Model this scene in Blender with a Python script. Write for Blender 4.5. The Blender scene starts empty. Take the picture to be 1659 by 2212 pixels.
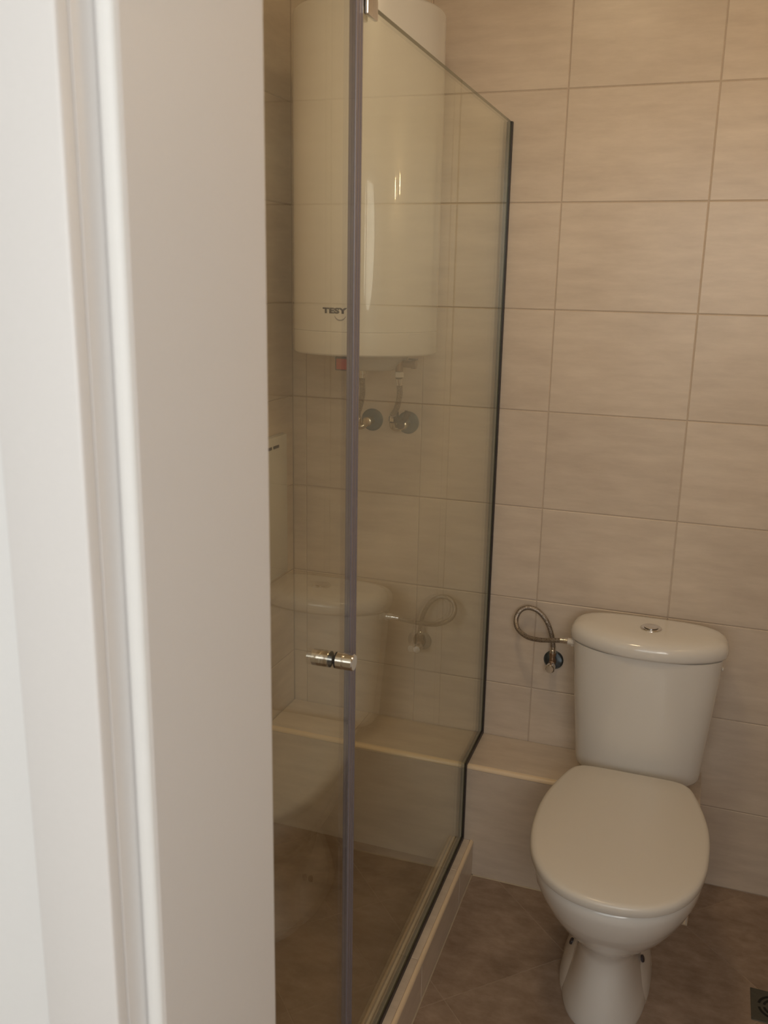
import bpy, bmesh, math, random
from mathutils import Vector, Matrix, Euler
from math import sin, cos, pi, radians, sqrt

random.seed(7)
scene = bpy.context.scene
C = bpy.context.collection

# ------------------------------------------------------------------ camera
# solved from the 25 x 33.3 cm tile grid of the back wall (world: back wall face is y = 0, z up)
F_PX, IMG_W = 1987.46, 1659.0
cam_d = bpy.data.cameras.new('camera')
cam = bpy.data.objects.new('camera', cam_d)
C.objects.link(cam)
cam_d.sensor_fit = 'HORIZONTAL'
cam_d.sensor_width = 36.0
cam_d.lens = F_PX / IMG_W * 36.0
right = Vector((0.94052371, 0.3392407, 0.01819066))
down = Vector((0.09939367, -0.22357081, -0.96960662))
fwd = Vector((-0.32486312, 0.91374605, -0.24399202))
m3 = Matrix((right, -down, -fwd)).transposed()
cam.matrix_world = Matrix.Translation((0.3872, -2.3058, 1.5400)) @ m3.to_4x4()
cam_d.clip_start = 0.02
cam_d.dof.use_dof = True
cam_d.dof.focus_distance = 2.1
cam_d.dof.aperture_fstop = 12.0
scene.camera = cam

# ------------------------------------------------------------------ world, light, exposure
w = bpy.data.worlds.new('world')
scene.world = w
w.use_nodes = True
w.node_tree.nodes['Background'].inputs[0].default_value = (0.9, 0.92, 1.0, 1)
w.node_tree.nodes['Background'].inputs[1].default_value = 0.05
scene.view_settings.view_transform = 'Standard'
scene.view_settings.look = 'None'
scene.view_settings.exposure = 0.0
scene.view_settings.gamma = 1.0
scene.view_settings.use_curve_mapping = False
scene.cycles.max_bounces = 14
scene.cycles.transparent_max_bounces = 24
scene.cycles.caustics_reflective = False
scene.cycles.caustics_refractive = False

BULB_POWER = 140.0             # emission of the two bulbs of the wall lamp


def area_light(name, loc, rot, size, power, color):
    d = bpy.data.lights.new(name, 'AREA')
    d.shape = 'DISK'
    d.size = size
    d.energy = power
    d.color = color
    o = bpy.data.objects.new(name, d)
    o.location = loc
    o.rotation_euler = rot
    C.objects.link(o)
    return o


area_light('bathroom_ceiling_light', (-0.02, -1.02, 2.45), (0, 0, 0), 0.25, 4.3, (1.0, 0.75, 0.45))
area_light('hall_lamp_light', (0.2, -3.6, 1.7), (pi / 2, 0, 0), 1.2, 7.6, (0.93, 0.99, 0.99))
area_light('hall_fill_light', (1.12, -3.7, 1.95), (pi / 2, 0, radians(27)), 1.1, 15.5, (1.0, 0.955, 0.90))  # added fill from the hall's rear right to balance the light; no window there

# ------------------------------------------------------------------ materials


def nodes_of(name):
    m = bpy.data.materials.new(name)
    m.use_nodes = True
    nt = m.node_tree
    return m, nt, nt.nodes['Principled BSDF']


def plain(name, col, rough=0.5, metal=0.0, spec=0.5, coat=0.0, bump=0.0, bump_scale=60.0, var=0.0):
    m, nt, b = nodes_of(name)
    b.inputs['Base Color'].default_value = (*col, 1)
    b.inputs['Roughness'].default_value = rough
    b.inputs['Metallic'].default_value = metal
    b.inputs['Specular IOR Level'].default_value = spec
    b.inputs['Coat Weight'].default_value = coat
    b.inputs['Coat Roughness'].default_value = 0.03
    tc = nt.nodes.new('ShaderNodeTexCoord')
    nz = nt.nodes.new('ShaderNodeTexNoise')
    nz.inputs['Scale'].default_value = bump_scale
    nz.inputs['Detail'].default_value = 4
    nt.links.new(tc.outputs['Object'], nz.inputs['Vector'])
    if var:
        mx = nt.nodes.new('ShaderNodeMix')
        mx.data_type = 'RGBA'
        mx.inputs['A'].default_value = (*[c * (1 - var) for c in col], 1)
        mx.inputs['B'].default_value = (*[min(1, c * (1 + var)) for c in col], 1)
        nt.links.new(nz.outputs['Fac'], mx.inputs['Factor'])
        nt.links.new(mx.outputs['Result'], b.inputs['Base Color'])
    if bump:
        bp = nt.nodes.new('ShaderNodeBump')
        bp.inputs['Strength'].default_value = bump
        bp.inputs['Distance'].default_value = 0.002
        nt.links.new(nz.outputs['Fac'], bp.inputs['Height'])
        nt.links.new(bp.outputs['Normal'], b.inputs['Normal'])
    return m


def tile_mat(name, a, b_, scale, rough, contrast=1.0, bump=0.12):
    """ceramic tile with a fine streaky grain; every tile shifts the pattern and the tone a little"""
    m, nt, b = nodes_of(name)
    N, L = nt.nodes, nt.links
    tc = N.new('ShaderNodeTexCoord')
    oi = N.new('ShaderNodeObjectInfo')
    mul = N.new('ShaderNodeVectorMath'); mul.operation = 'SCALE'
    cmb = N.new('ShaderNodeCombineXYZ')
    for k, s in zip('XYZ', (37.0, 71.0, 53.0)):
        mm = N.new('ShaderNodeMath'); mm.operation = 'MULTIPLY'; mm.inputs[1].default_value = s
        L.new(oi.outputs['Random'], mm.inputs[0])
        L.new(mm.outputs[0], cmb.inputs[k])
    add = N.new('ShaderNodeVectorMath'); add.operation = 'ADD'
    L.new(tc.outputs['Object'], add.inputs[0])
    L.new(cmb.outputs[0], add.inputs[1])
    mp = N.new('ShaderNodeVectorMath'); mp.operation = 'MULTIPLY'
    mp.inputs[1].default_value = scale
    L.new(add.outputs[0], mp.inputs[0])
    n1 = N.new('ShaderNodeTexNoise')
    n1.inputs['Scale'].default_value = 1.0
    n1.inputs['Detail'].default_value = 6.0
    n1.inputs['Roughness'].default_value = 0.68
    L.new(mp.outputs[0], n1.inputs['Vector'])
    n2 = N.new('ShaderNodeTexNoise')
    n2.inputs['Scale'].default_value = 5.0
    n2.inputs['Detail'].default_value = 2.0
    L.new(add.outputs[0], n2.inputs['Vector'])
    mx0 = N.new('ShaderNodeMath'); mx0.operation = 'MULTIPLY_ADD'
    mx0.inputs[1].default_value = 0.7
    L.new(n1.outputs['Fac'], mx0.inputs[0])
    m2 = N.new('ShaderNodeMath'); m2.operation = 'MULTIPLY'; m2.inputs[1].default_value = 0.3
    L.new(n2.outputs['Fac'], m2.inputs[0])
    L.new(m2.outputs[0], mx0.inputs[2])
    rmp = N.new('ShaderNodeMapRange')
    rmp.inputs['From Min'].default_value = 0.5 - 0.22 / contrast
    rmp.inputs['From Max'].default_value = 0.5 + 0.22 / contrast
    L.new(mx0.outputs[0], rmp.inputs['Value'])
    mix = N.new('ShaderNodeMix'); mix.data_type = 'RGBA'
    mix.inputs['A'].default_value = (*a, 1)
    mix.inputs['B'].default_value = (*b_, 1)
    L.new(rmp.outputs[0], mix.inputs['Factor'])
    hsv = N.new('ShaderNodeHueSaturation')
    vr = N.new('ShaderNodeMapRange')
    vr.inputs['To Min'].default_value = 0.97
    vr.inputs['To Max'].default_value = 1.03
    L.new(oi.outputs['Random'], vr.inputs['Value'])
    L.new(vr.outputs[0], hsv.inputs['Value'])
    L.new(mix.outputs['Result'], hsv.inputs['Color'])
    L.new(hsv.outputs[0], b.inputs['Base Color'])
    b.inputs['Roughness'].default_value = rough
    bp = N.new('ShaderNodeBump')
    bp.inputs['Strength'].default_value = bump
    bp.inputs['Distance'].default_value = 0.001
    L.new(n1.outputs['Fac'], bp.inputs['Height'])
    L.new(bp.outputs['Normal'], b.inputs['Normal'])
    return m


def glass_mat(name, tint, f0=0.043, rough=0.0):
    """clear pane: tinted transmission plus a Schlick reflection on each of its two faces"""
    m = bpy.data.materials.new(name)
    m.use_nodes = True
    nt = m.node_tree
    N, L = nt.nodes, nt.links
    N.remove(N['Principled BSDF'])
    out = N['Material Output']
    geo = N.new('ShaderNodeNewGeometry')
    dot = N.new('ShaderNodeVectorMath'); dot.operation = 'DOT_PRODUCT'
    L.new(geo.outputs['Normal'], dot.inputs[0])
    L.new(geo.outputs['Incoming'], dot.inputs[1])
    ab = N.new('ShaderNodeMath'); ab.operation = 'ABSOLUTE'
    L.new(dot.outputs['Value'], ab.inputs[0])
    om = N.new('ShaderNodeMath'); om.operation = 'SUBTRACT'; om.inputs[0].default_value = 1.0
    L.new(ab.outputs[0], om.inputs[1])
    pw = N.new('ShaderNodeMath'); pw.operation = 'POWER'; pw.inputs[1].default_value = 5.0
    L.new(om.outputs[0], pw.inputs[0])
    fr = N.new('ShaderNodeMath'); fr.operation = 'MULTIPLY_ADD'
    fr.inputs[1].default_value = 1 - f0
    fr.inputs[2].default_value = f0
    L.new(pw.outputs[0], fr.inputs[0])
    tr = N.new('ShaderNodeBsdfTransparent'); tr.inputs[0].default_value = (*tint, 1)
    gl = N.new('ShaderNodeBsdfGlossy'); gl.inputs['Roughness'].default_value = rough
    gl.inputs['Color'].default_value = (0.96, 1.0, 0.96, 1)
    mix = N.new('ShaderNodeMixShader')
    L.new(fr.outputs[0], mix.inputs[0])
    L.new(tr.outputs[0], mix.inputs[1])
    L.new(gl.outputs[0], mix.inputs[2])
    L.new(mix.outputs[0], out.inputs['Surface'])
    return m


def braid_mat(name):
    m, nt, b = nodes_of(name)
    N, L = nt.nodes, nt.links
    tc = N.new('ShaderNodeTexCoord')
    vo = N.new('ShaderNodeTexVoronoi')
    vo.inputs['Scale'].default_value = 420.0
    L.new(tc.outputs['Object'], vo.inputs['Vector'])
    rp = N.new('ShaderNodeValToRGB')
    rp.color_ramp.elements[0].color = (0.58, 0.52, 0.45, 1)
    rp.color_ramp.elements[1].color = (0.22, 0.18, 0.15, 1)
    rp.color_ramp.elements[1].position = 0.75
    L.new(vo.outputs['Distance'], rp.inputs['Fac'])
    L.new(rp.outputs['Color'], b.inputs['Base Color'])
    b.inputs['Metallic'].default_value = 0.7
    b.inputs['Roughness'].default_value = 0.42
    bp = N.new('ShaderNodeBump')
    bp.inputs['Strength'].default_value = 0.5
    bp.inputs['Distance'].default_value = 0.001
    L.new(vo.outputs['Distance'], bp.inputs['Height'])
    L.new(bp.outputs['Normal'], b.inputs['Normal'])
    return m


def emit_mat(name, col, strength):
    m = bpy.data.materials.new(name)
    m.use_nodes = True
    nt = m.node_tree
    nt.nodes.remove(nt.nodes['Principled BSDF'])
    e = nt.nodes.new('ShaderNodeEmission')
    e.inputs[0].default_value = (*col, 1)
    e.inputs[1].default_value = strength
    nt.links.new(e.outputs[0], nt.nodes['Material Output'].inputs['Surface'])
    return m


M = {}
M['tile'] = tile_mat('beige_wall_tile', (0.615, 0.522, 0.432), (0.760, 0.660, 0.555), (6.0, 30, 42), 0.32, 1.25)
M['floor_tile'] = tile_mat('brown_floor_tile', (0.235, 0.163, 0.115), (0.425, 0.322, 0.250), (14, 22, 30), 0.42, 1.35)
M['grout'] = plain('beige_grout', (0.56, 0.465, 0.38), 0.9, bump=0.3, bump_scale=300, var=0.08)
M['floor_grout'] = plain('pale_floor_grout', (0.42, 0.325, 0.25), 0.9, bump=0.3, bump_scale=300, var=0.08)
M['trim'] = plain('cream_tile_edging', (0.82, 0.665, 0.475), 0.3, var=0.04)
M['ceramic'] = plain('glazed_white_ceramic', (0.78, 0.755, 0.715), 0.12, spec=0.5, coat=0.3, var=0.01, bump_scale=8)
M['plastic'] = plain('white_seat_plastic', (0.70, 0.665, 0.61), 0.26, var=0.01, bump_scale=8)
M['enamel'] = plain('white_enamelled_steel', (0.67, 0.66, 0.645), 0.35, coat=1.0, var=0.01, bump_scale=5)
M['cap'] = plain('white_heater_plastic', (0.80, 0.78, 0.73), 0.32, var=0.01)
M['grey_plastic'] = plain('grey_white_plastic', (0.62, 0.60, 0.57), 0.4, var=0.03)
M['paint'] = plain('white_wall_paint', (0.86, 0.86, 0.86), 0.75, bump=0.08, bump_scale=180, var=0.01)
M['hallpaint'] = plain('bright_hall_paint', (0.95, 0.95, 0.95), 0.7, bump=0.08, bump_scale=180, var=0.01)
M['ceil'] = plain('white_ceiling_paint', (0.84, 0.83, 0.80), 0.85, bump=0.08, bump_scale=180, var=0.01)
M['frame'] = plain('white_door_foil', (0.89, 0.87, 0.86), 0.42, bump=0.03, bump_scale=260, var=0.012)
M['rubber_white'] = plain('white_rubber_seal', (0.94, 0.94, 0.93), 0.5, var=0.02)
M['hall_floor'] = plain('pale_hall_laminate', (0.50, 0.40, 0.30), 0.45, var=0.12, bump_scale=12)
M['glass'] = glass_mat('shower_glass', (0.985, 0.985, 0.945))
M['glass_edge'] = plain('greenish_glass_edge', (0.20, 0.20, 0.13), 0.15, var=0.05)
M['seal'] = plain('dark_glazing_seal', (0.030, 0.024, 0.026), 0.45, var=0.1)
M['seal_mid'] = plain('grey_glazing_channel', (0.10, 0.085, 0.085), 0.35, var=0.1)
M['magnet'] = plain('mauve_grey_magnetic_strip', (0.24, 0.215, 0.245), 0.33, var=0.05, bump_scale=200)
M['magnet_dark'] = plain('darker_magnetic_lip', (0.15, 0.12, 0.14), 0.4, var=0.05, bump_scale=200)
M['chrome'] = plain('chrome', (0.74, 0.72, 0.70), 0.09, metal=1.0, var=0.01)
M['dark_chrome'] = plain('blue_dark_chrome', (0.13, 0.165, 0.20), 0.2, metal=0.9, var=0.04)
M['blue_plate'] = plain('blue_grey_film_on_chrome', (0.045, 0.105, 0.15), 0.3, metal=0.35, var=0.05)
M['brass'] = plain('nickelled_brass', (0.60, 0.50, 0.36), 0.25, metal=1.0, var=0.05)
M['brown_brass'] = plain('dull_brown_brass', (0.28, 0.18, 0.11), 0.4, metal=0.6, var=0.1)
M['rubber'] = plain('black_rubber', (0.02, 0.02, 0.025), 0.55, var=0.1)
M['dark_plastic'] = plain('dark_grey_plastic', (0.05, 0.04, 0.045), 0.4, var=0.1)
M['red'] = plain('red_rocker_switch', (0.45, 0.035, 0.02), 0.35, var=0.05)
M['ink'] = plain('black_blue_print', (0.02, 0.025, 0.05), 0.4, var=0.05)
M['ink_grey'] = plain('grey_print', (0.25, 0.25, 0.27), 0.4, var=0.05)
M['steel'] = plain('dull_stainless_steel', (0.13, 0.13, 0.11), 0.4, metal=0.8, var=0.2, bump_scale=150)
M['void'] = plain('dark_drain_slot', (0.012, 0.012, 0.010), 0.8, var=0.1)
M['braid'] = braid_mat('steel_braid')
M['joint'] = plain('pale_joint_filler', (0.50, 0.42, 0.31), 0.6, var=0.1)
M['silicone'] = plain('white_silicone', (0.72, 0.66, 0.58), 0.4, var=0.03)
M['bulb'] = emit_mat('warm_bulb', (1.0, 0.74, 0.43), BULB_POWER)

# ------------------------------------------------------------------ helpers


def link(name, bm, mats, parent=None, smooth=None, loc=None):
    me = bpy.data.meshes.new(name)
    bmesh.ops.recalc_face_normals(bm, faces=bm.faces)
    if smooth is not None:
        for f in bm.faces:
            f.smooth = True
        lim = radians(smooth)
        for e in bm.edges:
            if len(e.link_faces) == 2 and e.calc_face_angle(0) > lim:
                e.smooth = False
    bm.to_mesh(me)
    bm.free()
    for m in (mats if isinstance(mats, (list, tuple)) else [mats]):
        me.materials.append(M[m])
    o = bpy.data.objects.new(name, me)
    C.objects.link(o)
    if parent is not None:
        o.parent = parent
    if loc is not None:
        o.location = loc
    return o


def tag(o, label, cat, group=None):
    o['label'] = label
    o['category'] = cat
    if group:
        o['group'] = group
    return o


def thing(name, label, cat, loc=(0, 0, 0), rotz=0.0, group=None):
    o = bpy.data.objects.new(name, None)
    o.empty_display_size = 0.05
    C.objects.link(o)
    o.location = loc
    o.rotation_euler = (0, 0, rotz)
    return tag(o, label, cat, group)


def structure(o, label=None):
    o['kind'] = 'structure'
    if label:
        o['label'] = label
    return o


def box(bm, a, b, bevel=0.0, seg=2, mat=0):
    x0, y0, z0 = [min(p, q) for p, q in zip(a, b)]
    x1, y1, z1 = [max(p, q) for p, q in zip(a, b)]
    vs = [bm.verts.new((x, y, z)) for x in (x0, x1) for y in (y0, y1) for z in (z0, z1)]
    fs = []
    for idx in ((0, 1, 3, 2), (4, 6, 7, 5), (0, 4, 5, 1), (2, 3, 7, 6), (0, 2, 6, 4), (1, 5, 7, 3)):
        f = bm.faces.new([vs[i] for i in idx])
        f.material_index = mat
        fs.append(f)
    if bevel:
        es = list({e for f in fs for e in f.edges})
        r = bmesh.ops.bevel(bm, geom=es, offset=bevel, segments=seg, affect='EDGES', profile=0.5)
        for f in r['faces']:
            f.material_index = mat
    return vs


def rings(bm, loops, cap0=True, cap1=True, mat=0, closed=True):
    """skin a list of equally long closed loops of points"""
    vv = [[bm.verts.new(p) for p in lp] for lp in loops]
    n = len(vv[0])
    for a, b in zip(vv[:-1], vv[1:]):
        for i in range(n):
            f = bm.faces.new((a[i], a[(i + 1) % n], b[(i + 1) % n], b[i]))
            f.material_index = mat
    if cap0:
        bm.faces.new(vv[0][::-1]).material_index = mat
    if cap1:
        bm.faces.new(vv[-1]).material_index = mat
    return vv


def lathe(bm, prof, n=32, axis='Z', org=(0, 0, 0), cap0=True, cap1=True, mat=0, rot=None):
    """prof: list of (radius, height) along the axis"""
    R = {'Z': Matrix.Identity(3), 'X': Matrix(((0, 0, 1), (0, 1, 0), (-1, 0, 0))),
         'Y': Matrix(((1, 0, 0), (0, 0, 1), (0, -1, 0)))}[axis] if rot is None else rot
    o = Vector(org)
    loops = []
    for r, h in prof:
        loops.append([o + R @ Vector((r * cos(2 * pi * k / n), r * sin(2 * pi * k / n), h)) for k in range(n)])
    return rings(bm, loops, cap0, cap1, mat)


def catmull(pts, sub=8):
    P = [Vector(p) for p in pts]
    P = [2 * P[0] - P[1]] + P + [2 * P[-1] - P[-2]]
    out = []
    for i in range(1, len(P) - 2):
        for k in range(sub):
            t = k / sub
            a, b, c, d = P[i - 1:i + 3]
            out.append(0.5 * ((2 * b) + (c - a) * t + (2 * a - 5 * b + 4 * c - d) * t * t
                              + (3 * b - a - 3 * c + d) * t ** 3))
    out.append(P[-2])
    return out


def tube(bm, pts, r, n=12, mat=0, smooth_path=True, sub=8):
    P = catmull(pts, sub) if smooth_path else [Vector(p) for p in pts]
    T = [(P[min(i + 1, len(P) - 1)] - P[max(i - 1, 0)]).normalized() for i in range(len(P))]
    nrm = T[0].orthogonal().normalized()
    loops = []
    for i, p in enumerate(P):
        nrm = (nrm - T[i] * nrm.dot(T[i])).normalized()
        bn = T[i].cross(nrm)
        rr = r[i] if isinstance(r, (list, tuple)) else r
        loops.append([p + (nrm * cos(2 * pi * k / n) + bn * sin(2 * pi * k / n)) * rr for k in range(n)])
    return rings(bm, loops, True, True, mat)


def prism(bm, poly, h0, h1, plane='XY', mat=0):
    """extrude a plan polygon; plane XY -> along z, YZ -> along x, XZ -> along y"""
    def p3(u, v, h):
        return {'XY': (u, v, h), 'YZ': (h, u, v), 'XZ': (u, h, v)}[plane]
    return rings(bm, [[p3(u, v, h0) for u, v in poly], [p3(u, v, h1) for u, v in poly]], True, True, mat)


def clip_poly(poly, x0, x1, y0, y1):
    def cut(P, inside, inter):
        out = []
        for i in range(len(P)):
            a, b = P[i - 1], P[i]
            if inside(b):
                if not inside(a):
                    out.append(inter(a, b))
                out.append(b)
            elif inside(a):
                out.append(inter(a, b))
        return out

    def ix(v):
        return lambda a, b: (v, a[1] + (b[1] - a[1]) * (v - a[0]) / (b[0] - a[0]))

    def iy(v):
        return lambda a, b: (a[0] + (b[0] - a[0]) * (v - a[1]) / (b[1] - a[1]), v)
    for ins, it in ((lambda p: p[0] >= x0, ix(x0)), (lambda p: p[0] <= x1, ix(x1)),
                    (lambda p: p[1] >= y0, iy(y0)), (lambda p: p[1] <= y1, iy(y1))):
        if poly:
            poly = cut(poly, ins, it)
    return poly


def tile_slab(bm, poly, depth=0.006, ch=0.0012):
    """a tile lying in local XY with its face at z = 0 (facing +z), small chamfer"""
    n = len(poly)
    cx = sum(p[0] for p in poly) / n
    cy = sum(p[1] for p in poly) / n

    def inset(p):
        d = Vector((p[0] - cx, p[1] - cy))
        return (p[0] - (ch if d.x > 0 else -ch), p[1] - (ch if d.y > 0 else -ch)) if n == 4 else \
            (cx + d.x * (1 - ch / max(d.length, 1e-6) * 1.3), cy + d.y * (1 - ch / max(d.length, 1e-6) * 1.3))
    rings(bm, [[(p[0], p[1], -depth) for p in poly], [(p[0], p[1], -ch * 0.8) for p in poly],
               [(*inset(p), 0) for p in poly]], True, True)


_tile_cache = {}


def rect_tile(w_, h_, mat, depth=0.006):
    key = (round(w_, 4), round(h_, 4), mat, depth)
    if key not in _tile_cache:
        bm = bmesh.new()
        tile_slab(bm, [(-w_ / 2, -h_ / 2), (w_ / 2, -h_ / 2), (w_ / 2, h_ / 2), (-w_ / 2, h_ / 2)], depth)
        bmesh.ops.recalc_face_normals(bm, faces=bm.faces)
        me = bpy.data.meshes.new('tile')
        bm.to_mesh(me)
        bm.free()
        me.materials.append(M[mat])
        _tile_cache[key] = me
    return _tile_cache[key]


def tile_grid(parent, us, vs, place, mat='tile', gap=0.0026, depth=0.006, origin=(0, 0, 0)):
    """us, vs: joint positions; place(u, v) -> (location, rotation) of the tile face centre"""
    for u0, u1 in zip(us[:-1], us[1:]):
        for v0, v1 in zip(vs[:-1], vs[1:]):
            if u1 - u0 < 0.012 or v1 - v0 < 0.012:
                continue
            o = bpy.data.objects.new('tile', rect_tile(u1 - u0 - gap, v1 - v0 - gap, mat, depth))
            C.objects.link(o)
            o.parent = parent
            lo, ro = place((u0 + u1) / 2, (v0 + v1) / 2)
            o.location = Vector(lo) - Vector(origin)
            o.rotation_euler = ro


def joints(lo, hi, off, pitch):
    k = math.ceil((lo - off) / pitch + 1e-6)
    out = [lo]
    while off + k * pitch < hi - 1e-6:
        out.append(off + k * pitch)
        k += 1
    return out + [hi]


# ------------------------------------------------------------------ key dimensions
XL, XR = -0.706, 1.05              # shower left wall, bathroom right wall
YW = -1.619                        # bathroom face of the doorway wall
YH = -1.8265                       # hall face of the doorway wall
ZC = 2.62                          # ceiling
GX, GROT = -0.1312, 0.0161         # shower glass line: x = GX at the back wall, turned 0.9 degrees
LEDGE_Z, LEDGE_D, LEDGE_X = 0.320, 0.190, 0.455
CURB_Z = 0.105
TW, TH = 0.3325, 0.25
SHOWER_Z = 0.02

# ------------------------------------------------------------------ room shell
bm = bmesh.new(); box(bm, (XL - 0.12, 0.0008, -0.10), (XR + 0.12, 0.12, ZC + 0.02))
wall_back = structure(link('wall_back', bm, 'grout'), 'back wall with beige streaked tiles behind the toilet')
ux = joints(XL, XR, 0.0, TW)
vz = joints(0.0, ZC, 0.2275, TH)
tile_grid(wall_back, ux, vz, lambda u, v: ((u, -0.0005, v), (pi / 2, 0, 0)))

bm = bmesh.new(); box(bm, (XL - 0.12, 0.0, -0.10), (XL - 0.0008, YW, ZC + 0.02))
wall_left = structure(link('wall_left', bm, 'grout'), 'tiled left wall of the shower niche')
vy = joints(YW, -0.002, 0.0, TW)
tile_grid(wall_left, vy, vz, lambda u, v: ((XL + 0.0005, u, v), (pi / 2, 0, pi / 2)))

bm = bmesh.new(); box(bm, (XR + 0.0008, 0.0, -0.10), (XR + 0.12, YW, ZC + 0.02))
wall_right = structure(link('wall_right', bm, 'grout'), 'tiled right wall of the bathroom')
tile_grid(wall_right, vy, vz, lambda u, v: ((XR - 0.0005, u, v), (pi / 2, 0, -pi / 2)))

bm = bmesh.new()
OX0, OX1, OZ = -0.020, 0.894, 2.075        # rough opening of the doorway
box(bm, (-1.35, YW, -0.02), (OX0, YH, ZC + 0.02))
box(bm, (OX1, YW, -0.02), (1.95, YH, ZC + 0.02))
box(bm, (OX0, YW, OZ), (OX1, YH, ZC + 0.02))
structure(link('wall_front', bm, 'hallpaint'), 'white wall with the doorway in front of the bathroom')

bm = bmesh.new(); box(bm, (XL - 0.12, 0.12, ZC), (XR + 0.12, YW, ZC + 0.1))
structure(link('ceiling', bm, 'ceil'), 'white bathroom ceiling')

# floor: screed plus diagonal 33.3 cm tiles, each its own piece
bm = bmesh.new(); box(bm, (XL - 0.12, 0.05, -0.12), (XR + 0.12, YH, -0.0009))
floor = structure(link('floor', bm, 'floor_grout'), 'brown diagonally tiled bathroom floor')


def diag_tiles(parent, x0, x1, y0, y1, z, pa=-0.213, pb=0.600, L=0.471, gap=0.0025):
    """tiles turned 45 degrees: joints on x + y = pa + i L and x - y = pb + j L"""
    me_full = None
    for i in range(-8, 9):
        for j in range(-8, 9):
            a0, a1 = pa + i * L, pa + (i + 1) * L
            b0, b1 = pb + j * L, pb + (j + 1) * L
            g = gap / sqrt(2)
            cx, cy = ((a0 + a1) + (b0 + b1)) / 4, ((a0 + a1) - (b0 + b1)) / 4
            h = L / 2 - g
            poly = [(cx + h, cy), (cx, cy + h), (cx - h, cy), (cx, cy - h)]
            cl = clip_poly(poly, x0, x1, y0, y1)
            if len(cl) < 3:
                continue
            area = 0.5 * abs(sum(cl[k - 1][0] * cl[k][1] - cl[k][0] * cl[k - 1][1] for k in range(len(cl))))
            if area < 0.0008:
                continue
            clean = [p for k, p in enumerate(cl) if (Vector(p) - Vector(cl[k - 1])).length > 1e-4]
            bm = bmesh.new()
            tile_slab(bm, [(p[0] - cx, p[1] - cy) for p in clean], 0.005, 0.0006)
            link('tile', bm, 'floor_tile', parent, loc=(cx, cy, z))


diag_tiles(floor, GX, XR, YW, -0.002, 0.0)
bm = bmesh.new(); box(bm, (XL, 0.0, -0.0015), (GX, YW, SHOWER_Z - 0.0009))
shower_floor = structure(link('floor', bm, 'floor_grout'), 'brown tiled floor inside the shower')
diag_tiles(shower_floor, XL, GX, YW, -0.002, SHOWER_Z)

# hall outside the bathroom (behind the camera)
bm = bmesh.new(); box(bm, (-1.35, YH, -0.12), (1.95, -3.9, 0.0))
structure(link('floor', bm, 'hall_floor'), 'hall floor outside the bathroom door')
bm = bmesh.new(); box(bm, (-1.35, YH, ZC), (1.95, -3.9, ZC + 0.1))
structure(link('ceiling', bm, 'ceil'), 'white hall ceiling')
bm = bmesh.new(); box(bm, (-1.45, YH, -0.12), (-1.35, -3.9, ZC + 0.1))
structure(link('wall_hall_left', bm, 'paint'), 'white left wall of the hall')
bm = bmesh.new(); box(bm, (1.95, YH, -0.12), (2.05, -3.9, ZC + 0.1))
structure(link('wall_hall_right', bm, 'paint'), 'white right wall of the hall')
bm = bmesh.new(); box(bm, (-1.45, -3.9, -0.12), (2.05, -4.0, ZC + 0.1))
structure(link('wall_hall_back', bm, 'paint'), 'white wall at the back of the hall')

# ------------------------------------------------------------------ door frame (left side fills the left of the picture)
door = bpy.data.objects.new('door_1', None)
C.objects.link(door)
door.location = (0.037, YH, 0)
structure(door, 'white door frame with rebate, rubber seal and flat casing')
JX = 0.037
DW = 0.80                                    # clear opening


def jamb_side(sign, x_face):
    """sign +1: left jamb (its face looks to +x)"""
    def X(d):
        return x_face - sign * d - 0.037
    oy = -YH
    prof = [(X(0.0), -1.617 + oy), (X(0.0), -1.8010 + oy), (X(0.0012), -1.8030 + oy), (X(0.0145), -1.8030 + oy),
            (X(0.0145), YH + oy), (X(0.050), YH + oy), (X(0.050), -1.617 + oy)]
    bm = bmesh.new(); prism(bm, prof, 0.0, 2.02 + 0.0)
    link('jamb', bm, 'frame', door)
    # rubber seal: soft half-round bead on the stop face, groove beside it
    bead = [(X(0.0004), -1.8029 + oy)]
    for k in range(9):
        a = pi * k / 8
        bead.append((X(0.0072 - 0.0068 * cos(a)), -1.8032 - 0.0048 * sin(a) + oy))
    bead.append((X(0.0140), -1.8029 + oy))
    bm = bmesh.new(); prism(bm, bead, 0.0, 2.02)
    link('rubber_seal', bm, 'rubber_white', door, smooth=35)
    # casing: flat board with eased edges, standing a little proud of the hall wall
    cw = 0.0638
    x0, x1 = sorted((X(0.0148), X(0.0148 + cw)))
    bm = bmesh.new(); box(bm, (x0, YH - 0.0002 + oy, 0), (x1, -1.8400 + oy, 2.02 + cw), 0.0022, 3)
    link('casing', bm, 'frame', door, smooth=40)
    # casing on the bathroom side
    x0, x1 = sorted((X(0.004), X(0.060)))
    bm = bmesh.new(); box(bm, (x0, -1.617 + oy, 0), (x1, -1.606 + oy, 2.06), 0.002, 2)
    link('casing', bm, 'frame', door, smooth=40)


jamb_side(+1, JX)
jamb_side(-1, JX + DW)
oy = -YH
bm = bmesh.new(); box(bm, (0.0, -1.617 + oy, 2.0202), (DW, -1.803 + oy, 2.050))
box(bm, (-0.0145, -1.803 + oy, 2.0345), (DW + 0.0145, YH + oy, 2.060))
link('head_jamb', bm, 'frame', door)
bm = bmesh.new(); box(bm, (-0.014, YH - 0.0002 + oy, 2.035), (DW + 0.014, -1.840 + oy, 2.0838), 0.0022, 3)
link('head_casing', bm, 'frame', door, smooth=40)

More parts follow.
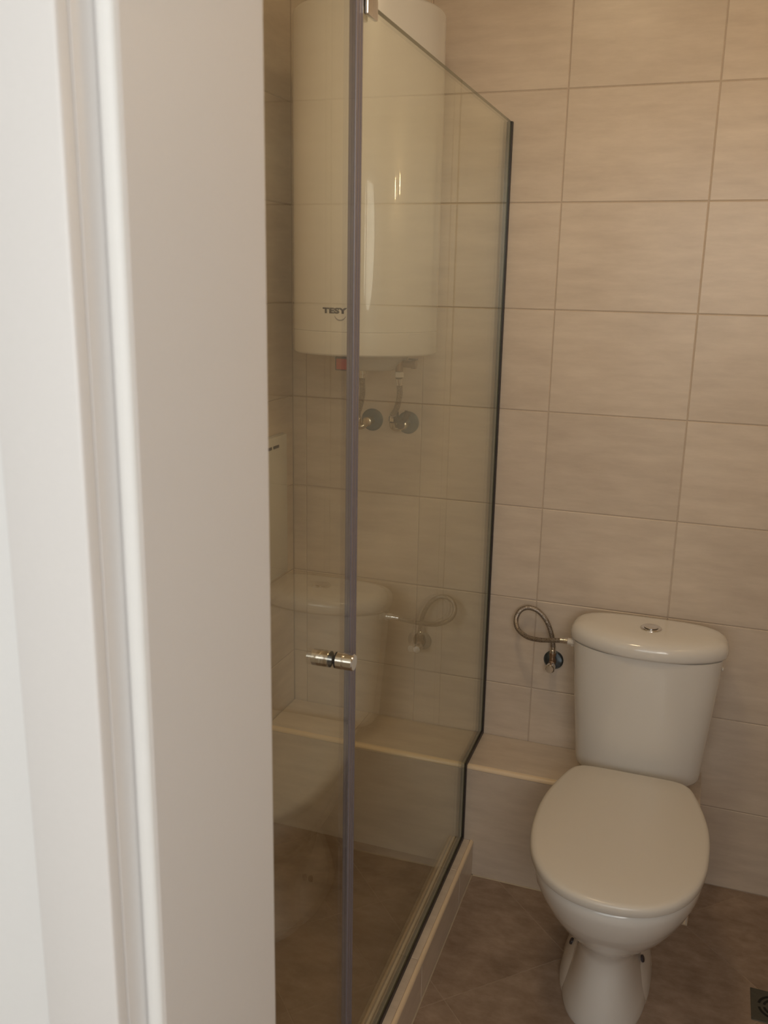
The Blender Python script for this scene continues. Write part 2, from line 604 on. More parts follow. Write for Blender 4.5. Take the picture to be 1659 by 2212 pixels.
# ------------------------------------------------------------------ tiled pipe ledge along the back wall
ledge = thing('pipe_ledge', 'low beige tiled ledge with cream edging running behind the toilet into the shower', 'ledge',
              (0, 0, 0))
bm = bmesh.new(); box(bm, (XL + 0.001, -0.001, 0.0), (LEDGE_X - 0.0008, -LEDGE_D + 0.0008, LEDGE_Z - 0.0008), 0.0075, 1)
link('core', bm, 'grout', ledge)
lx = joints(XL + 0.001, LEDGE_X, 0.2005, TW)
tile_grid(ledge, lx, [-LEDGE_D + 0.010, -0.001], lambda u, v: ((u, v, LEDGE_Z), (0, 0, 0)))
tile_grid(ledge, lx, [0.0, LEDGE_Z - 0.010], lambda u, v: ((u, -LEDGE_D, v), (pi / 2, 0, 0)))
tile_grid(ledge, [-LEDGE_D + 0.010, -0.001], [0.0, LEDGE_Z - 0.010], lambda u, v: ((LEDGE_X, u, v), (pi / 2, 0, pi / 2)))


def edge_bead(r, n=6):
    """quarter-round profile, corner at (0, 0), bulging towards (-, +) i.e. front / up"""
    return [(0, 0)] + [(-r * cos(a), r * sin(a)) for a in [pi / 2 * k / n for k in range(n + 1)]]


bm = bmesh.new()
prism(bm, [(-LEDGE_D + 0.0095 + u, LEDGE_Z - 0.0095 + v) for u, v in edge_bead(0.0105)], XL + 0.001, LEDGE_X, 'YZ')
link('edging', bm, 'trim', ledge, smooth=35)
bm = bmesh.new()
prism(bm, [(LEDGE_X - 0.0095 - u, -LEDGE_D + 0.0095 - v) for u, v in edge_bead(0.0105)], 0.0, LEDGE_Z - 0.009, 'XY')
link('edging', bm, 'trim', ledge, smooth=35)

# ------------------------------------------------------------------ shower curb (built in the glass line's own frame)
curb = thing('shower_curb', 'low beige tiled curb with cream edging under the shower glass', 'curb',
             (GX, 0, 0), GROT)
T0, T1 = -0.034, 0.032
S0, S1 = LEDGE_D + 0.0015, -YW - 0.004
bm = bmesh.new(); box(bm, (T0 + 0.0008, -S0, -0.008), (T1 - 0.0008, -S1, CURB_Z - 0.0008), 0.0062, 1)
link('core', bm, 'grout', curb)
sy = joints(-S1, -S0, -0.333, TW)
tile_grid(curb, [T0 + 0.008, T1 - 0.008], sy, lambda u, v: ((u, v, CURB_Z), (0, 0, 0)), depth=0.005)
tile_grid(curb, sy, [0.0, CURB_Z - 0.008], lambda u, v: ((T1, u, v), (pi / 2, 0, pi / 2)), depth=0.005)
tile_grid(curb, sy, [SHOWER_Z, CURB_Z - 0.008], lambda u, v: ((T0, u, v), (pi / 2, 0, -pi / 2)), depth=0.005)
for sgn, t in ((1, T1), (-1, T0)):
    prof = [(t - sgn * 0.0075 - sgn * u, CURB_Z - 0.0075 + v) for u, v in edge_bead(0.0083)]
    bm = bmesh.new(); prism(bm, prof, -S0, -S1, 'XZ')
    link('edging', bm, 'trim', curb, smooth=35)

bm = bmesh.new()
prism(bm, [(T1 - 0.001, 0.0), (T1 + 0.0022, 0.0), (T1 - 0.001, 0.0022)], -S0, -S1, 'XZ')
link('floor_joint', bm, 'joint', curb)
bm = bmesh.new()
prism(bm, [(-LEDGE_D + 0.001, 0.0), (-LEDGE_D - 0.0028, 0.0), (-LEDGE_D + 0.001, 0.0028)], GX + 0.038, LEDGE_X, 'YZ')
link('floor_joint', bm, 'joint', ledge)

# ------------------------------------------------------------------ shower glass: fixed panel
GT = 0.004                       # half thickness
Y_STRIP0, Y_STRIP1 = -1.0300, -1.0550
Z_TOP = 1.910
panel = thing('shower_panel', 'fixed clear glass panel notched over the tiled ledge, dark seal at the wall', 'glass panel',
              (GX, 0, 0), GROT)
gz0, gl = CURB_Z + 0.006, LEDGE_Z + 0.006
poly = [(-0.006, Z_TOP), (Y_STRIP0 + 0.0005, Z_TOP), (Y_STRIP0 + 0.0005, gz0), (-LEDGE_D - 0.007, gz0),
        (-LEDGE_D - 0.007, gl), (-0.006, gl)]


def pane(bm, poly, t, skip=()):
    a = [bm.verts.new((-t, u, v)) for u, v in poly]
    b = [bm.verts.new((t, u, v)) for u, v in poly]
    n = len(poly)
    bm.faces.new(a[::-1]).material_index = 0
    bm.faces.new(b).material_index = 0
    for i in range(n):
        if i in skip:            # end buried in the magnetic strip
            continue
        bm.faces.new((a[i], a[(i + 1) % n], b[(i + 1) % n], b[i])).material_index = 1


bm = bmesh.new(); pane(bm, poly, GT, skip=(1,))
link('glass', bm, ['glass', 'glass_edge'], panel)
# dark U-shaped glazing seal following the notch: two lips and a paler web
SW, SH = 0.0070, 0.011


def seal_run(bm, p, q, inward):
    (u0, v0), (u1, v1) = p, q
    iu, iv = inward
    for t0, t1 in ((-SW, -GT - 0.0003), (GT + 0.0003, SW)):
        us = sorted((u0, u1)) if iu == 0 else sorted((u0, u0 + iu * SH))
        vs = sorted((v0, v1)) if iv == 0 else sorted((v0, v0 + iv * SH))
        box(bm, (t0, us[0], vs[0]), (t1, us[1], vs[1]))


bm = bmesh.new()
seal_run(bm, (-0.0015, gl - 0.005), (-0.0015, Z_TOP), (-1, 0))
seal_run(bm, (-0.0125, gl - 0.005), (-LEDGE_D - 0.012, gl - 0.005), (0, 1))
seal_run(bm, (-LEDGE_D - 0.0025, gz0 - 0.005), (-LEDGE_D - 0.0025, gl - 0.005), (-1, 0))
seal_run(bm, (-LEDGE_D - 0.0135, gz0 - 0.005), (Y_STRIP0 + 0.001, gz0 - 0.005), (0, 1))
link('glazing_seal', bm, 'seal', panel)
bm = bmesh.new()
box(bm, (-SW, -0.0012, gl - 0.005), (SW, -0.0055, Z_TOP))
link('wall_channel', bm, 'seal_mid', panel)
# chrome clamp at the panel's top corner
bm = bmesh.new()
box(bm, (GT + 0.0003, -1.0270, 1.889), (GT + 0.007, -0.9850, 1.950), 0.002, 2)
box(bm, (-GT - 0.0003, -1.0270, 1.889), (-GT - 0.007, -0.9850, 1.950), 0.002, 2)
box(bm, (-GT - 0.006, -1.0270, 1.9115), (GT + 0.006, -0.9850, 1.950), 0.002, 2)
clamp = link('clamp', bm, 'chrome', panel, smooth=40)
clamp['label'] = 'chrome clamp'

# ------------------------------------------------------------------ shower door with magnetic strip and knob
sdoor = thing('shower_door', 'clear glass shower door with double-ended chrome knob and mauve magnetic strip', 'shower door',
              (GX, 0, 0), GROT)
Y_HINGE = YW + 0.020
bm = bmesh.new()
pane(bm, [(Y_STRIP1 - 0.0005, Z_TOP), (Y_HINGE, Z_TOP), (Y_HINGE, gz0), (Y_STRIP1 - 0.0005, gz0)], GT, skip=(3,))
link('glass', bm, ['glass', 'glass_edge'], sdoor)
bm = bmesh.new()
ya, yb = Y_STRIP0 - 0.0005, Y_STRIP1
ribs = 5
front = []
for k in range(ribs):                       # ribbed on both faces, solid in between
    y1 = ya + (yb - ya) * (k + 0.10) / ribs
    y2 = ya + (yb - ya) * (k + 0.90) / ribs
    hh = 0.0055 if k % 2 == 0 else 0.0048
    front += [(hh, y1), (hh, y2)]
    if k < ribs - 1:
        front += [(0.0042, y2 - 0.0003), (0.0042, ya + (yb - ya) * (k + 1.07) / ribs)]
prof = [(0.0030, ya)] + front + [(0.0042, yb), (0.0012, yb), (0.0006, yb + 0.0012), (-0.0006, yb + 0.0012), (-0.0012, yb), (-0.0042, yb)] \
    + [(-x, y) for x, y in reversed(front)] + [(-0.0030, ya)]
rings(bm, [[(x, y, z) for x, y in prof] for z in (gz0, Z_TOP)])
strip = link('magnetic_strip', bm, 'magnet', sdoor)
strip['label'] = 'mauve grey magnetic strip'
# knob: axis along the pane's normal
KY, KZ = -1.113, 0.984
KR = 0.0128


def knob_half(sg, L):
    bm = bmesh.new()
    prof = [(KR * 0.93, 0.0055), (KR, 0.0065), (KR, 0.0165), (KR * 0.95, 0.0172), (KR * 0.95, 0.0182), (KR, 0.0190),
            (KR, L - 0.0016), (KR * 0.9, L)]
    lathe(bm, [(r, sg * h) for r, h in prof], 40, 'X', (0, KY, KZ))
    return link('knob', bm, 'chrome', sdoor, smooth=30)


knob_half(1, 0.0335)
knob_half(-1, 0.0335)
bm = bmesh.new()
for sg in (1, -1):
    lathe(bm, [(KR * 0.97, sg * GT), (KR * 0.97, sg * 0.0055)], 32, 'X', (0, KY, KZ))
g = link('gasket', bm, 'rubber', sdoor, smooth=30)
g['label'] = 'black rubber gasket between the knob halves'
# two wall hinges beside the doorway
for z in (0.32, 1.70):
    bm = bmesh.new()
    box(bm, (-0.014, Y_HINGE + 0.05, z - 0.045), (-GT - 0.0003, Y_HINGE - 0.004, z + 0.045), 0.002, 2)
    box(bm, (GT + 0.0003, Y_HINGE + 0.05, z - 0.045), (0.014, Y_HINGE - 0.004, z + 0.045), 0.002, 2)
    box(bm, (-0.012, Y_HINGE - 0.0035, z - 0.04), (0.012, YW + 0.001, z + 0.04), 0.002, 2)
    link('hinge', bm, 'chrome', sdoor, smooth=40)

# ------------------------------------------------------------------ water heater in the shower
HX, HY, HR = -0.418, -0.198, 0.1718
HZ0, HZ1 = 1.372, 2.115
heater = thing('water_heater', 'tall white cylindrical water heater hung on the tiled wall inside the shower', 'water heater',
               (HX, HY, HZ0))
bm = bmesh.new()
Hh = HZ1 - HZ0
prof = [(HR - 0.0008, 0.0541), (HR, 0.0548)] + [(HR, Hh - 0.012)] + [(HR - 0.012 + 0.012 * cos(a), Hh - 0.012 + 0.012 * sin(a))
                                              for a in [pi / 2 * k / 5 for k in range(1, 6)]] + [(HR * 0.55, Hh + 0.012), (0.002, Hh + 0.016)]
lathe(bm, prof, 96)
link('shell', bm, 'enamel', heater, smooth=30)
bm = bmesh.new()
prof = [(0.002, -0.004), (HR * 0.72, -0.004), (HR - 0.0056, 0.0)] + \
       [(HR - 0.0055 + 0.006 * sin(a), 0.006 - 0.006 * cos(a)) for a in [pi / 2 * k / 5 for k in range(1, 6)]] + \
       [(HR + 0.0001, 0.0520), (HR - 0.0010, 0.0530), (HR - 0.0012, 0.0540)]
lathe(bm, prof, 96)
link('bottom_cap', bm, 'enamel', heater, smooth=30)
bm = bmesh.new()
lathe(bm, [(0.062, -0.042), (0.070, -0.038), (0.100, -0.0045)], 48, org=(0.006, 0.02, 0))
link('flange_cover', bm, 'grey_plastic', heater, smooth=30)
# red rocker switch in a dark frame
bm = bmesh.new(); box(bm, (-0.030, -0.118, -0.0365), (0.010, -0.082, -0.0045), 0.002, 2)
sw = link('switch_housing', bm, 'dark_plastic', heater, smooth=40)
bm = bmesh.new(); box(bm, (-0.026, -0.1205, -0.034), (0.006, -0.1182, -0.009), 0.001, 2)
r_ = link('rocker', bm, 'red', sw, smooth=40)
r_['label'] = 'red rocker'
# wall bracket at the back
for z in (0.16, 0.60):
    bm = bmesh.new()
    box(bm, (-0.11, HR - 0.006, z), (0.11, -HY - 0.0008, z + 0.04), 0.001, 1)
    link('wall_bracket', bm, 'steel', heater)
# safety valve under the right side
bm = bmesh.new()
lathe(bm, [(0.0095, 0.0), (0.0095, -0.014), (0.013, -0.0145), (0.013, -0.030), (0.0095, -0.0305), (0.0095, -0.040)], 24,
      org=(0.083, 0.015, -0.004))
lathe(bm, [(0.0085, 0.008), (0.0085, 0.030), (0.011, 0.031), (0.011, 0.042)], 20, 'X', org=(0.083, 0.015, -0.026))
sv = link('safety_valve', bm, 'brown_brass', heater, smooth=30)
bm = bmesh.new(); box(bm, (0.108, 0.006, -0.016), (0.130, 0.016, -0.012), 0.001, 1)
link('lever', bm, 'dark_plastic', sv)
bm = bmesh.new(); lathe(bm, [(0.0105, -0.0415), (0.0115, -0.043), (0.0115, -0.054), (0.0095, -0.055)], 6, org=(0.083, 0.015, -0.004))
n_ = link('nut', bm, 'silicone', sv)
n_['label'] = 'pale connecting nut'
# printed name and the smile arc below it, wrapped on the shell
def wrap(bm, z0, a0, r):
    """flat drawing (x right, y up, metres) -> on the shell; a0 = angle of x = 0 measured from the front, +right"""
    for v in bm.verts:
        a = a0 + v.co.x / HR
        rr = r + v.co.z
        z = z0 + v.co.y
        v.co = (rr * sin(a), -rr * cos(a), z)


def text_bm(body, size, xscale=1.0, extrude=0.0002):
    cu = bpy.data.curves.new('text', 'FONT')
    cu.body = body
    cu.size = size
    cu.resolution_u = 3
    cu.space_character = 1.06
    cu.offset = 0.0009
    to = bpy.data.objects.new('text', cu)
    C.objects.link(to)
    dg = bpy.context.evaluated_depsgraph_get()
    me = bpy.data.meshes.new_from_object(to.evaluated_get(dg))
    bm = bmesh.new()
    bm.from_mesh(me)
    bpy.data.objects.remove(to)
    bpy.data.curves.remove(cu)
    bpy.data.meshes.remove(me)
    bmesh.ops.triangulate(bm, faces=bm.faces)
    for v in bm.verts:
        v.co.x *= xscale
    r = bmesh.ops.extrude_face_region(bm, geom=list(bm.faces))
    for v in [e for e in r['geom'] if isinstance(e, bmesh.types.BMVert)]:
        v.co.z += extrude
    return bm


bm = text_bm('TESY', 0.0158, 1.22)
xs = [v.co.x for v in bm.verts]
sc = 0.0610 / (max(xs) - min(xs))
x_min = min(xs)
for v in bm.verts:
    v.co.x = (v.co.x - x_min) * sc
wrap(bm, 1.4675 - HZ0, math.asin((-0.4575 - HX) / HR), HR + 0.0002)
link('lettering', bm, 'ink', heater)
bm = bmesh.new()
lp0, lp1 = [], []
for k in range(15):
    a = pi + pi * (0.06 + 0.86 * k / 14)
    wd = 0.0004 + 0.0011 * sin(pi * k / 14)
    lp0.append((0.0445 + (0.0135 + wd) * cos(a), 0.0015 + (0.0125 + wd) * sin(a)))
    lp1.append((0.0445 + (0.0135 - wd) * cos(a), 0.0015 + (0.0125 - wd) * sin(a)))
prism(bm, lp0 + lp1[::-1], 0.0, 0.0002)
bmesh.ops.triangulate(bm, faces=bm.faces)
wrap(bm, 1.4630 - HZ0, math.asin((-0.4575 - HX) / HR), HR + 0.0002)
link('emblem', bm, 'ink_grey', heater)

# ------------------------------------------------------------------ valves and hoses under the heater
def rosette(bm, x, z, r=0.029, mat=0):
    lathe(bm, [(r, -0.0008), (r, 0.003), (r * 0.86, 0.007), (r * 0.45, 0.0095)], 36, 'Y', (x, 0, z), mat=mat, rot=Matrix(((1, 0, 0), (0, 0, -1), (0, 1, 0))))


RY = Matrix(((1, 0, 0), (0, 0, -1), (0, 1, 0)))      # lathe axis pointing to -y (out of the back wall)

av1 = thing('angle_valve', 'angle valve on a round blue-grey plate, just right of the mauve strip under the heater', 'valve',
            (-0.470, 0, 1.177), group=None)
bm = bmesh.new(); rosette(bm, 0, 0, 0.030)
link('plate', bm, 'blue_plate', av1, smooth=30)
bm = bmesh.new()
lathe(bm, [(0.0105, 0.008), (0.0105, 0.030), (0.0125, 0.031), (0.0125, 0.046), (0.009, 0.048)], 24, rot=RY)
tube(bm, [(0, -0.034, 0), (-0.012, -0.040, -0.012), (-0.022, -0.046, -0.012), (-0.0235, -0.050, 0.004)], 0.0085, 12)
link('body', bm, 'brass', av1, smooth=35)

av2 = thing('angle_valve', 'angle valve with dark wing handle on a blue-grey plate below the heater, right one', 'valve',
            (-0.369, 0, 1.176))
bm = bmesh.new(); rosette(bm, 0, 0, 0.030)
link('plate', bm, 'blue_plate', av2, smooth=30)
bm = bmesh.new()
lathe(bm, [(0.0105, 0.008), (0.0105, 0.034), (0.013, 0.035), (0.013, 0.056), (0.0085, 0.058)], 24, rot=RY)
tube(bm, [(0, -0.040, -0.002), (-0.014, -0.044, -0.010), (-0.024, -0.050, -0.006), (-0.0245, -0.055, 0.008)], 0.0090, 12)
link('body', bm, 'brass', av2, smooth=35)
bm = bmesh.new()
lathe(bm, [(0.009, 0.0585), (0.009, 0.068)], 20, rot=RY)
tube(bm, [(-0.016, -0.061, 0.034), (-0.012, -0.062, 0.019), (0.0, -0.063, 0.008), (0.013, -0.062, 0.021), (0.018, -0.061, 0.038)],
     [0.0085] * 8 + [0.0072] * 8 + [0.0068] * 8 + [0.0076] * 8 + [0.0085], 10)
link('wing_handle', bm, 'rubber', av2, smooth=40)
bm = bmesh.new(); lathe(bm, [(0.0105, 0), (0.0105, 0.012), (0.008, 0.013)], 6, org=(-0.0245, -0.0555, 0.009))
link('nut', bm, 'chrome', av2)


def hose(name, label, pts, r, fit0=True, fit1=True):
    t = thing(name, label, 'hose', pts[0])
    o = Vector(pts[0])
    P = [Vector(p) - o for p in pts]
    bm = bmesh.new(); tube(bm, P, r, 14)
    link('braid', bm, 'braid', t, smooth=60)
    cp = catmull(P, 8)
    for use, a, b in ((fit0, cp[0], cp[2]), (fit1, cp[-1], cp[-3])):
        if use:
            d = (b - a).normalized()
            bm = bmesh.new()
            tube(bm, [a - d * 0.0005, a + d * 0.009, a + d * 0.010, a + d * 0.018], [r * 1.28, r * 1.28, r * 1.12, r * 1.12], 14, smooth_path=False)
            link('ferrule', bm, 'chrome', t, smooth=40)
    return t


hose('braided_hose', 'braided hose curving from the heater safety valve down to the right valve',
     [(-0.335, -0.183, 1.312), (-0.337, -0.172, 1.290), (-0.346, -0.145, 1.262), (-0.366, -0.105, 1.228), (-0.385, -0.073, 1.208),
      (-0.3935, -0.0555, 1.1985)], 0.0072)
hose('braided_hose', 'braided hose half hidden behind the mauve strip, heater to left valve',
     [(-0.4295, -0.185, 1.326), (-0.433, -0.178, 1.300), (-0.450, -0.130, 1.262), (-0.474, -0.085, 1.222), (-0.490, -0.060, 1.195),
      (-0.4935, -0.050, 1.182)], 0.0072)

# ------------------------------------------------------------------ small white cabinet on the left shower wall
cab = thing('wall_cabinet', 'slim white cabinet on the left shower wall, seen through the glass beside the door frame', 'cabinet',
            (XL + 0.0008, -0.25, 0.745))
bm = bmesh.new(); box(bm, (0, -0.175, 0), (0.012, 0.172, 0.392), 0.002, 2)
link('body', bm, 'grey_plastic', cab, smooth=40)
bm = bmesh.new(); box(bm, (0.0124, -0.174, 0.002), (0.0185, 0.171, 0.390), 0.0015, 2)
dr = link('cabinet_door', bm, 'cap', cab, smooth=40)
for y0, y1 in ((0.088, 0.120), (0.048, 0.078), (0.0, 0.030)):
    bm = bmesh.new(); box(bm, (0.0186, y0, 0.360), (0.0205, y1, 0.3675), 0.0006, 1)
    link('grip_slot', bm, 'dark_plastic', dr)

# ------------------------------------------------------------------ toilet
TX = 0.292
toilet = thing('toilet', 'white close-coupled toilet with closed lid standing on the brown floor', 'toilet', (TX, 0, 0))
NS = 64


def egg(hw, yf, yb, n=2.25, yc=None, back_n=None):
    """closed plan loop: half width hw, front yf (more negative), back yb"""
    yc = (yf + yb) / 2 if yc is None else yc
    pts = []
    for k in range(NS):
        a = 2 * pi * k / NS
        c, s = cos(a), sin(a)
        e = n if s < 0 else (back_n or n)
        x = hw * math.copysign(abs(c) ** (2 / e), c)
        y = (yc - yf) * math.copysign(abs(s) ** (2 / e), s) if s < 0 else (yb - yc) * abs(s) ** (2 / e)
        pts.append((x, yc + y))
    return pts


def loft(secs):
    return [[(x, y, z) for x, y in egg(*s)] for z, s in secs]


# bowl and pedestal in one surface
secs = [
    (0.000, (0.092, -0.622, -0.300, 2.3, -0.46)),
    (0.010, (0.093, -0.624, -0.300, 2.3, -0.46)),
    (0.030, (0.087, -0.622, -0.300, 2.3, -0.46)),
    (0.075, (0.074, -0.614, -0.296, 2.4, -0.46)),
    (0.120, (0.066, -0.606, -0.290, 2.4, -0.46)),
    (0.158, (0.067, -0.604, -0.285, 2.3, -0.46)),
    (0.182, (0.077, -0.613, -0.275, 2.2, -0.46)),
    (0.208, (0.096, -0.636, -0.268, 2.15, -0.46)),
    (0.238, (0.118, -0.668, -0.255, 2.15, -0.47)),
    (0.273, (0.140, -0.703, -0.245, 2.15, -0.48)),
    (0.308, (0.157, -0.731, -0.240, 2.15, -0.49)),
    (0.322, (0.162, -0.739, -0.240, 2.15, -0.495)),
    (0.328, (0.1655, -0.743, -0.240, 2.15, -0.495)),
    (0.352, (0.173, -0.752, -0.238, 2.2, -0.50)),
    (0.375, (0.1765, -0.762, -0.236, 2.2, -0.50)),
    (0.394, (0.177, -0.764, -0.236, 2.2, -0.50)),
    (0.399, (0.174, -0.760, -0.238, 2.2, -0.50)),
]
secs_pts = [[(x - 0.006 * max(0.0, min(1.0, (0.22 - z) / 0.06)), y, z) for x, y, z in lp] for lp in loft(secs) for z in [lp[0][2]]]
bm = bmesh.new(); rings(bm, secs_pts)
# shelf at the back that carries the tank
sh = []
for z, hw in ((0.322, 0.085), (0.337, 0.105), (0.360, 0.112), (0.3665, 0.108)):
    sh.append([(x, y, z) for x, y in egg(hw, -0.34, -0.130, 4.0, -0.23, 5.0)])
rings(bm, sh)
# trapway neck running back to the ledge
nk = []
for y, hw, z0, z1 in ((-0.36, 0.060, 0.07, 0.36), (-0.26, 0.056, 0.09, 0.345), (-0.205, 0.050, 0.12, 0.335), (-0.1925, 0.050, 0.12, 0.335)):
    nk.append([(hw * math.copysign(abs(cos(a)) ** 0.7, cos(a)), y, (z0 + z1) / 2 + (z1 - z0) / 2 * math.copysign(abs(sin(a)) ** 0.7, sin(a)))
               for a in [2 * pi * k / 32 for k in range(32)]])
rings(bm, nk)
link('bowl', bm, 'ceramic', toilet, smooth=45)
# foot flange behind the column with the floor screws
bm = bmesh.new()
rings(bm, [[(x - 0.009, y, z) for x, y in egg(hw, yf, yb, 2.6, -0.42)] for z, hw, yf, yb in (
    (0.000, 0.101, -0.572, -0.245), (0.012, 0.101, -0.572, -0.245), (0.045, 0.092, -0.560, -0.250), (0.080, 0.079, -0.545, -0.255),
    (0.110, 0.066, -0.525, -0.262), (0.140, 0.052, -0.500, -0.270))])
link('foot', bm, 'ceramic', toilet, smooth=45)
for sg in (-1, 1):
    bm = bmesh.new()
    nrm = Vector((sg * 0.93, -0.05, 0.36)).normalized()
    rot = nrm.to_track_quat('Z', 'Y').to_matrix()
    lathe(bm, [(0.0080, -0.008), (0.0080, 0.0022), (0.0055, 0.0036)], 18, org=(sg * 0.0785 - 0.009, -0.455, 0.082), rot=rot)
    s_ = link('floor_screw', bm, 'dark_plastic', toilet, smooth=35)
    s_['label'] = 'dark floor screw'

# seat ring (thin, mostly under the lid) and lid


def lid_loop(d=0.0):
    """lid outline inset by d: straight back edge with rounded corners, full round front"""
    half = [(0, -0.262), (0.050, -0.262), (0.098, -0.264), (0.126, -0.275), (0.143, -0.303), (0.163, -0.370), (0.1765, -0.440),
            (0.180, -0.510), (0.1755, -0.588), (0.160, -0.656), (0.131, -0.711), (0.089, -0.749), (0.044, -0.7665), (0, -0.771)]
    ctrl = half + [(-x, y) for x, y in reversed(half[1:-1])]
    n = len(ctrl)
    P = []
    for i in range(n):
        a_, b_, c_, d_ = [Vector(ctrl[(i + k) % n]) for k in (-1, 0, 1, 2)]
        for k in range(4):
            t = k / 4
            P.append(0.5 * ((2 * b_) + (c_ - a_) * t + (2 * a_ - 5 * b_ + 4 * c_ - d_) * t * t + (3 * b_ - a_ - 3 * c_ + d_) * t ** 3))
    out = []
    m = len(P)
    for i in range(m):
        tg = (P[(i + 1) % m] - P[i - 1]).normalized()
        nr = Vector((tg.y, -tg.x))
        if nr.dot(Vector((0, -0.5)) - P[i]) < 0:
            nr = -nr
        out.append(tuple(P[i] + nr * d))
    return out


bm = bmesh.new()
outer = lid_loop(0.012)
inner = [(x * 0.62, -0.5 + (y + 0.5) * 0.66) for x, y in outer]
rings(bm, [[(x, y, 0.4025) for x, y in inner], [(x, y, 0.4025) for x, y in outer], [(x, y, 0.412) for x, y in outer],
           [(x, y, 0.412) for x, y in inner], [(x, y, 0.4025) for x, y in inner]], False, False)
bmesh.ops.remove_doubles(bm, verts=bm.verts, dist=1e-6)
link('seat', bm, 'plastic', toilet, smooth=40)
bm = bmesh.new()
stack = []
for z, d in ((0.4145, 0.0060), (0.4085, 0.0035), (0.4065, 0.0010), (0.4080, 0.0), (0.4190, 0.0), (0.4235, 0.0018), (0.4265, 0.0055), (0.4282, 0.0120), (0.4305, 0.045), (0.4315, 0.085)):
    if d < 0.013:
        stack.append([(x, y, z) for x, y in lid_loop(d)])
    else:
        base_, k_ = lid_loop(0.0120), 1 - d / 0.19
        stack.append([(x * k_, -0.5 + (y + 0.5) * k_, z) for x, y in base_])
rings(bm, stack, True, True)
link('lid', bm, 'plastic', toilet, smooth=60)
for sx in (-0.075, 0.075):
    bm = bmesh.new()
    lathe(bm, [(0.011, 0.3670), (0.011, 0.398), (0.008, 0.404)], 20, org=(sx, -0.258, 0))
    lathe(bm, [(0.0065, -0.022), (0.0065, 0.022)], 16, 'X', org=(sx, -0.2625, 0.404))
    link('hinge', bm, 'plastic', toilet, smooth=40)

# tank
def tank_loop(hw, yf, yb, bow):
    """bowed front, tightly rounded front corners, near-straight back"""
    pts = []
    yc = (yf + yb) / 2
    for k in range(NS):
        a = 2 * pi * (k + 0.5) / NS
        c, s = cos(a), sin(a)
        e = 3.6 if s > 0 else 3.0
        x = hw * math.copysign(abs(c) ** (2 / e), c)
        y = yc + (yf - yc) * -1 * math.copysign(abs(s) ** (2 / e), s)
        if s < 0:
            y += bow * (abs(x) / hw) ** 2 * (yb - yf) * abs(s) ** 0.6
        pts.append((x, y))
    return pts


TKB = -0.040
tx = 0.004
bm = bmesh.new()
stack = []
for z, hw, yf in ((0.367, 0.140, -0.206), (0.370, 0.146, -0.210), (0.377, 0.1495, -0.2125), (0.395, 0.151, -0.214), (0.46, 0.156, -0.217),
                  (0.55, 0.164, -0.221), (0.64, 0.171, -0.225), (0.696, 0.1745, -0.227)):
    stack.append([(x + tx, y, z) for x, y in tank_loop(hw, yf, TKB, 0.10)])
rings(bm, stack)
link('tank', bm, 'ceramic', toilet, smooth=50)
bm = bmesh.new()
stack = []
for z, d in ((0.6975, 0.004), (0.6985, 0.0005), (0.704, -0.0020), (0.718, -0.0020), (0.727, 0.0010), (0.7335, 0.0065), (0.7385, 0.016), (0.7425, 0.032), (0.7445, 0.055)):
    stack.append([(x + tx, y, z) for x, y in tank_loop(0.181 - d, -0.236 + d, TKB + 0.004 - d * 0.7, 0.22)])
rings(bm, stack)
link('tank_lid', bm, 'ceramic', toilet, smooth=60)
bm = bmesh.new()
lathe(bm, [(0.0250, 0.7440), (0.0250, 0.7462), (0.0230, 0.7480), (0.0175, 0.7474)], 40, org=(0.009, -0.140, 0), cap1=True)
fb = link('flush_button', bm, 'chrome', toilet, smooth=30)
fb['label'] = 'round chrome flush button'
bm = bmesh.new()
lathe(bm, [(0.0165, 0.7481), (0.0165, 0.7488), (0.0155, 0.7492)], 36, org=(0.009, -0.140, 0))
link('push_plate', bm, 'chrome', fb, smooth=30)
# inlet stub on the tank's left side
bm = bmesh.new()
lathe(bm, [(0.0085, -0.174), (0.0085, -0.1905)], 20, 'X', org=(tx, -0.130, 0.678))
lathe(bm, [(0.0125, -0.1695 - 0.002), (0.0125, -0.181)], 8, 'X', org=(tx, -0.130, 0.678))
il = link('inlet', bm, 'silicone', toilet, smooth=30)
il['label'] = 'white plastic inlet nut'
# small white cap on the right side
bm = bmesh.new()
lathe(bm, [(0.005, 0.1720), (0.005, 0.1750), (0.004, 0.1760)], 16, 'X', org=(tx, -0.150, 0.672))
link('side_cap', bm, 'silicone', toilet, smooth=30)

# toilet supply: angle valve and looped braided hose
av3 = thing('angle_valve', 'angle valve with chrome cap on a dark round plate left of the toilet tank', 'valve', (0.055, 0, 0.569))
bm = bmesh.new(); rosette(bm, 0, 0, 0.0262)
link('plate', bm, 'dark_chrome', av3, smooth=30)
bm = bmesh.new()
lathe(bm, [(0.009, 0.008), (0.009, 0.036), (0.0075, 0.037)], 20, rot=RY)
lathe(bm, [(0.0075, 0.0), (0.0075, 0.016), (0.009, 0.017), (0.009, 0.024)], 20, org=(0.0, -0.025, 0.004))
link('body', bm, 'brown_brass', av3, smooth=35)
bm = bmesh.new()
lathe(bm, [(0.0105, 0.0375), (0.0118, 0.039), (0.0118, 0.058), (0.0095, 0.0605)], 24, org=(0, 0, -0.004), rot=RY)
k_ = link('cap_handle', bm, 'chrome', av3, smooth=35)
k_['label'] = 'round chrome cap handle'
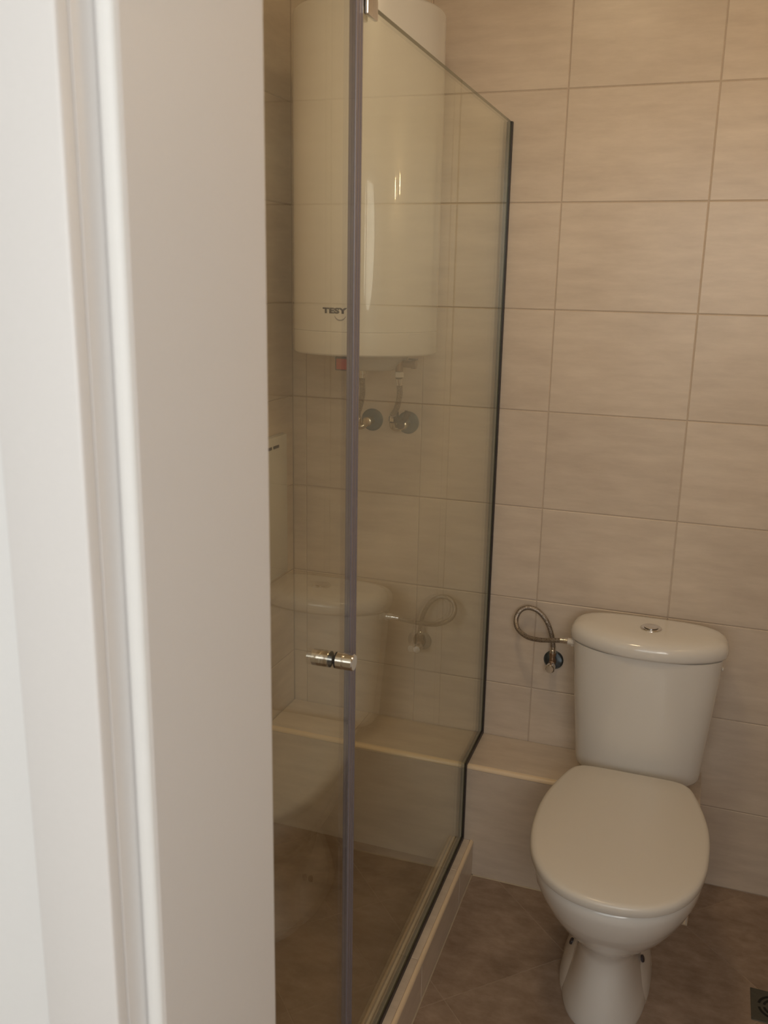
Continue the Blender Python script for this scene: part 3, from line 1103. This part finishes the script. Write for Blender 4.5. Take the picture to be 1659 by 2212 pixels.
hose('braided_hose', 'looped braided hose from the dark-plated valve to the toilet tank',
     [(0.055, -0.025, 0.598), (0.0545, -0.027, 0.622), (0.048, -0.030, 0.655), (0.033, -0.031, 0.688), (0.010, -0.030, 0.710),
      (-0.016, -0.030, 0.7155), (-0.036, -0.034, 0.705), (-0.0435, -0.044, 0.683), (-0.034, -0.060, 0.664), (-0.006, -0.082, 0.655), (0.030, -0.104, 0.660),
      (0.066, -0.122, 0.671), (0.090, -0.1295, 0.677), (0.1045, -0.130, 0.678)], 0.0062)

# ------------------------------------------------------------------ floor drain
drain = thing('floor_drain', 'small square metal floor drain at the right of the toilet', 'drain', (0.647, -0.4085, 0.0))
bm = bmesh.new()
ds = 0.0495
box(bm, (-ds, -ds, 0.0004), (ds, ds, 0.0020), 0.0005, 1)
link('frame', bm, 'steel', drain)
for k in range(3):
    r0 = 0.036 - k * 0.011
    for q_ in range(4):
        a0 = pi / 2 * q_ + 0.18
        a1 = pi / 2 * (q_ + 1) - 0.18
        n = 8
        o_ = [(r0 * cos(a0 + (a1 - a0) * i / n), r0 * sin(a0 + (a1 - a0) * i / n)) for i in range(n + 1)]
        i_ = [((r0 - 0.0055) * cos(a0 + (a1 - a0) * i / n), (r0 - 0.0055) * sin(a0 + (a1 - a0) * i / n)) for i in range(n + 1)]
        bm = bmesh.new(); prism(bm, o_ + i_[::-1], 0.0020, 0.0023)
        link('slot', bm, 'void', drain)

# ------------------------------------------------------------------ two-bulb lamp on the right wall (it lights the room; outside the frame)
lamp = thing('wall_lamp', 'two-bulb lamp on the right bathroom wall', 'lamp', (XR - 0.001, -0.85, 1.95))
bm = bmesh.new(); box(bm, (0, -0.16, -0.03), (-0.018, 0.16, 0.03), 0.004, 2)
link('back_plate', bm, 'chrome', lamp, smooth=40)
for y in (-0.10, 0.10):
    bm = bmesh.new()
    lathe(bm, [(0.006, -0.018), (0.006, -0.09)], 12, 'X', org=(0, y, -0.045 + 0.02))
    lathe(bm, [(0.018, -0.062), (0.018, -0.036)], 20, org=(-0.085, y, 0.0))
    link('holder', bm, 'chrome', lamp, smooth=40)
    bm = bmesh.new()
    lathe(bm, [(0.007, -0.035), (0.009, -0.028), (0.0095, 0.005), (0.0095, 0.040), (0.006, 0.048), (0.002, 0.050)], 20, org=(-0.085, y, 0.0))
    link('bulb', bm, 'bulb', lamp, smooth=60)
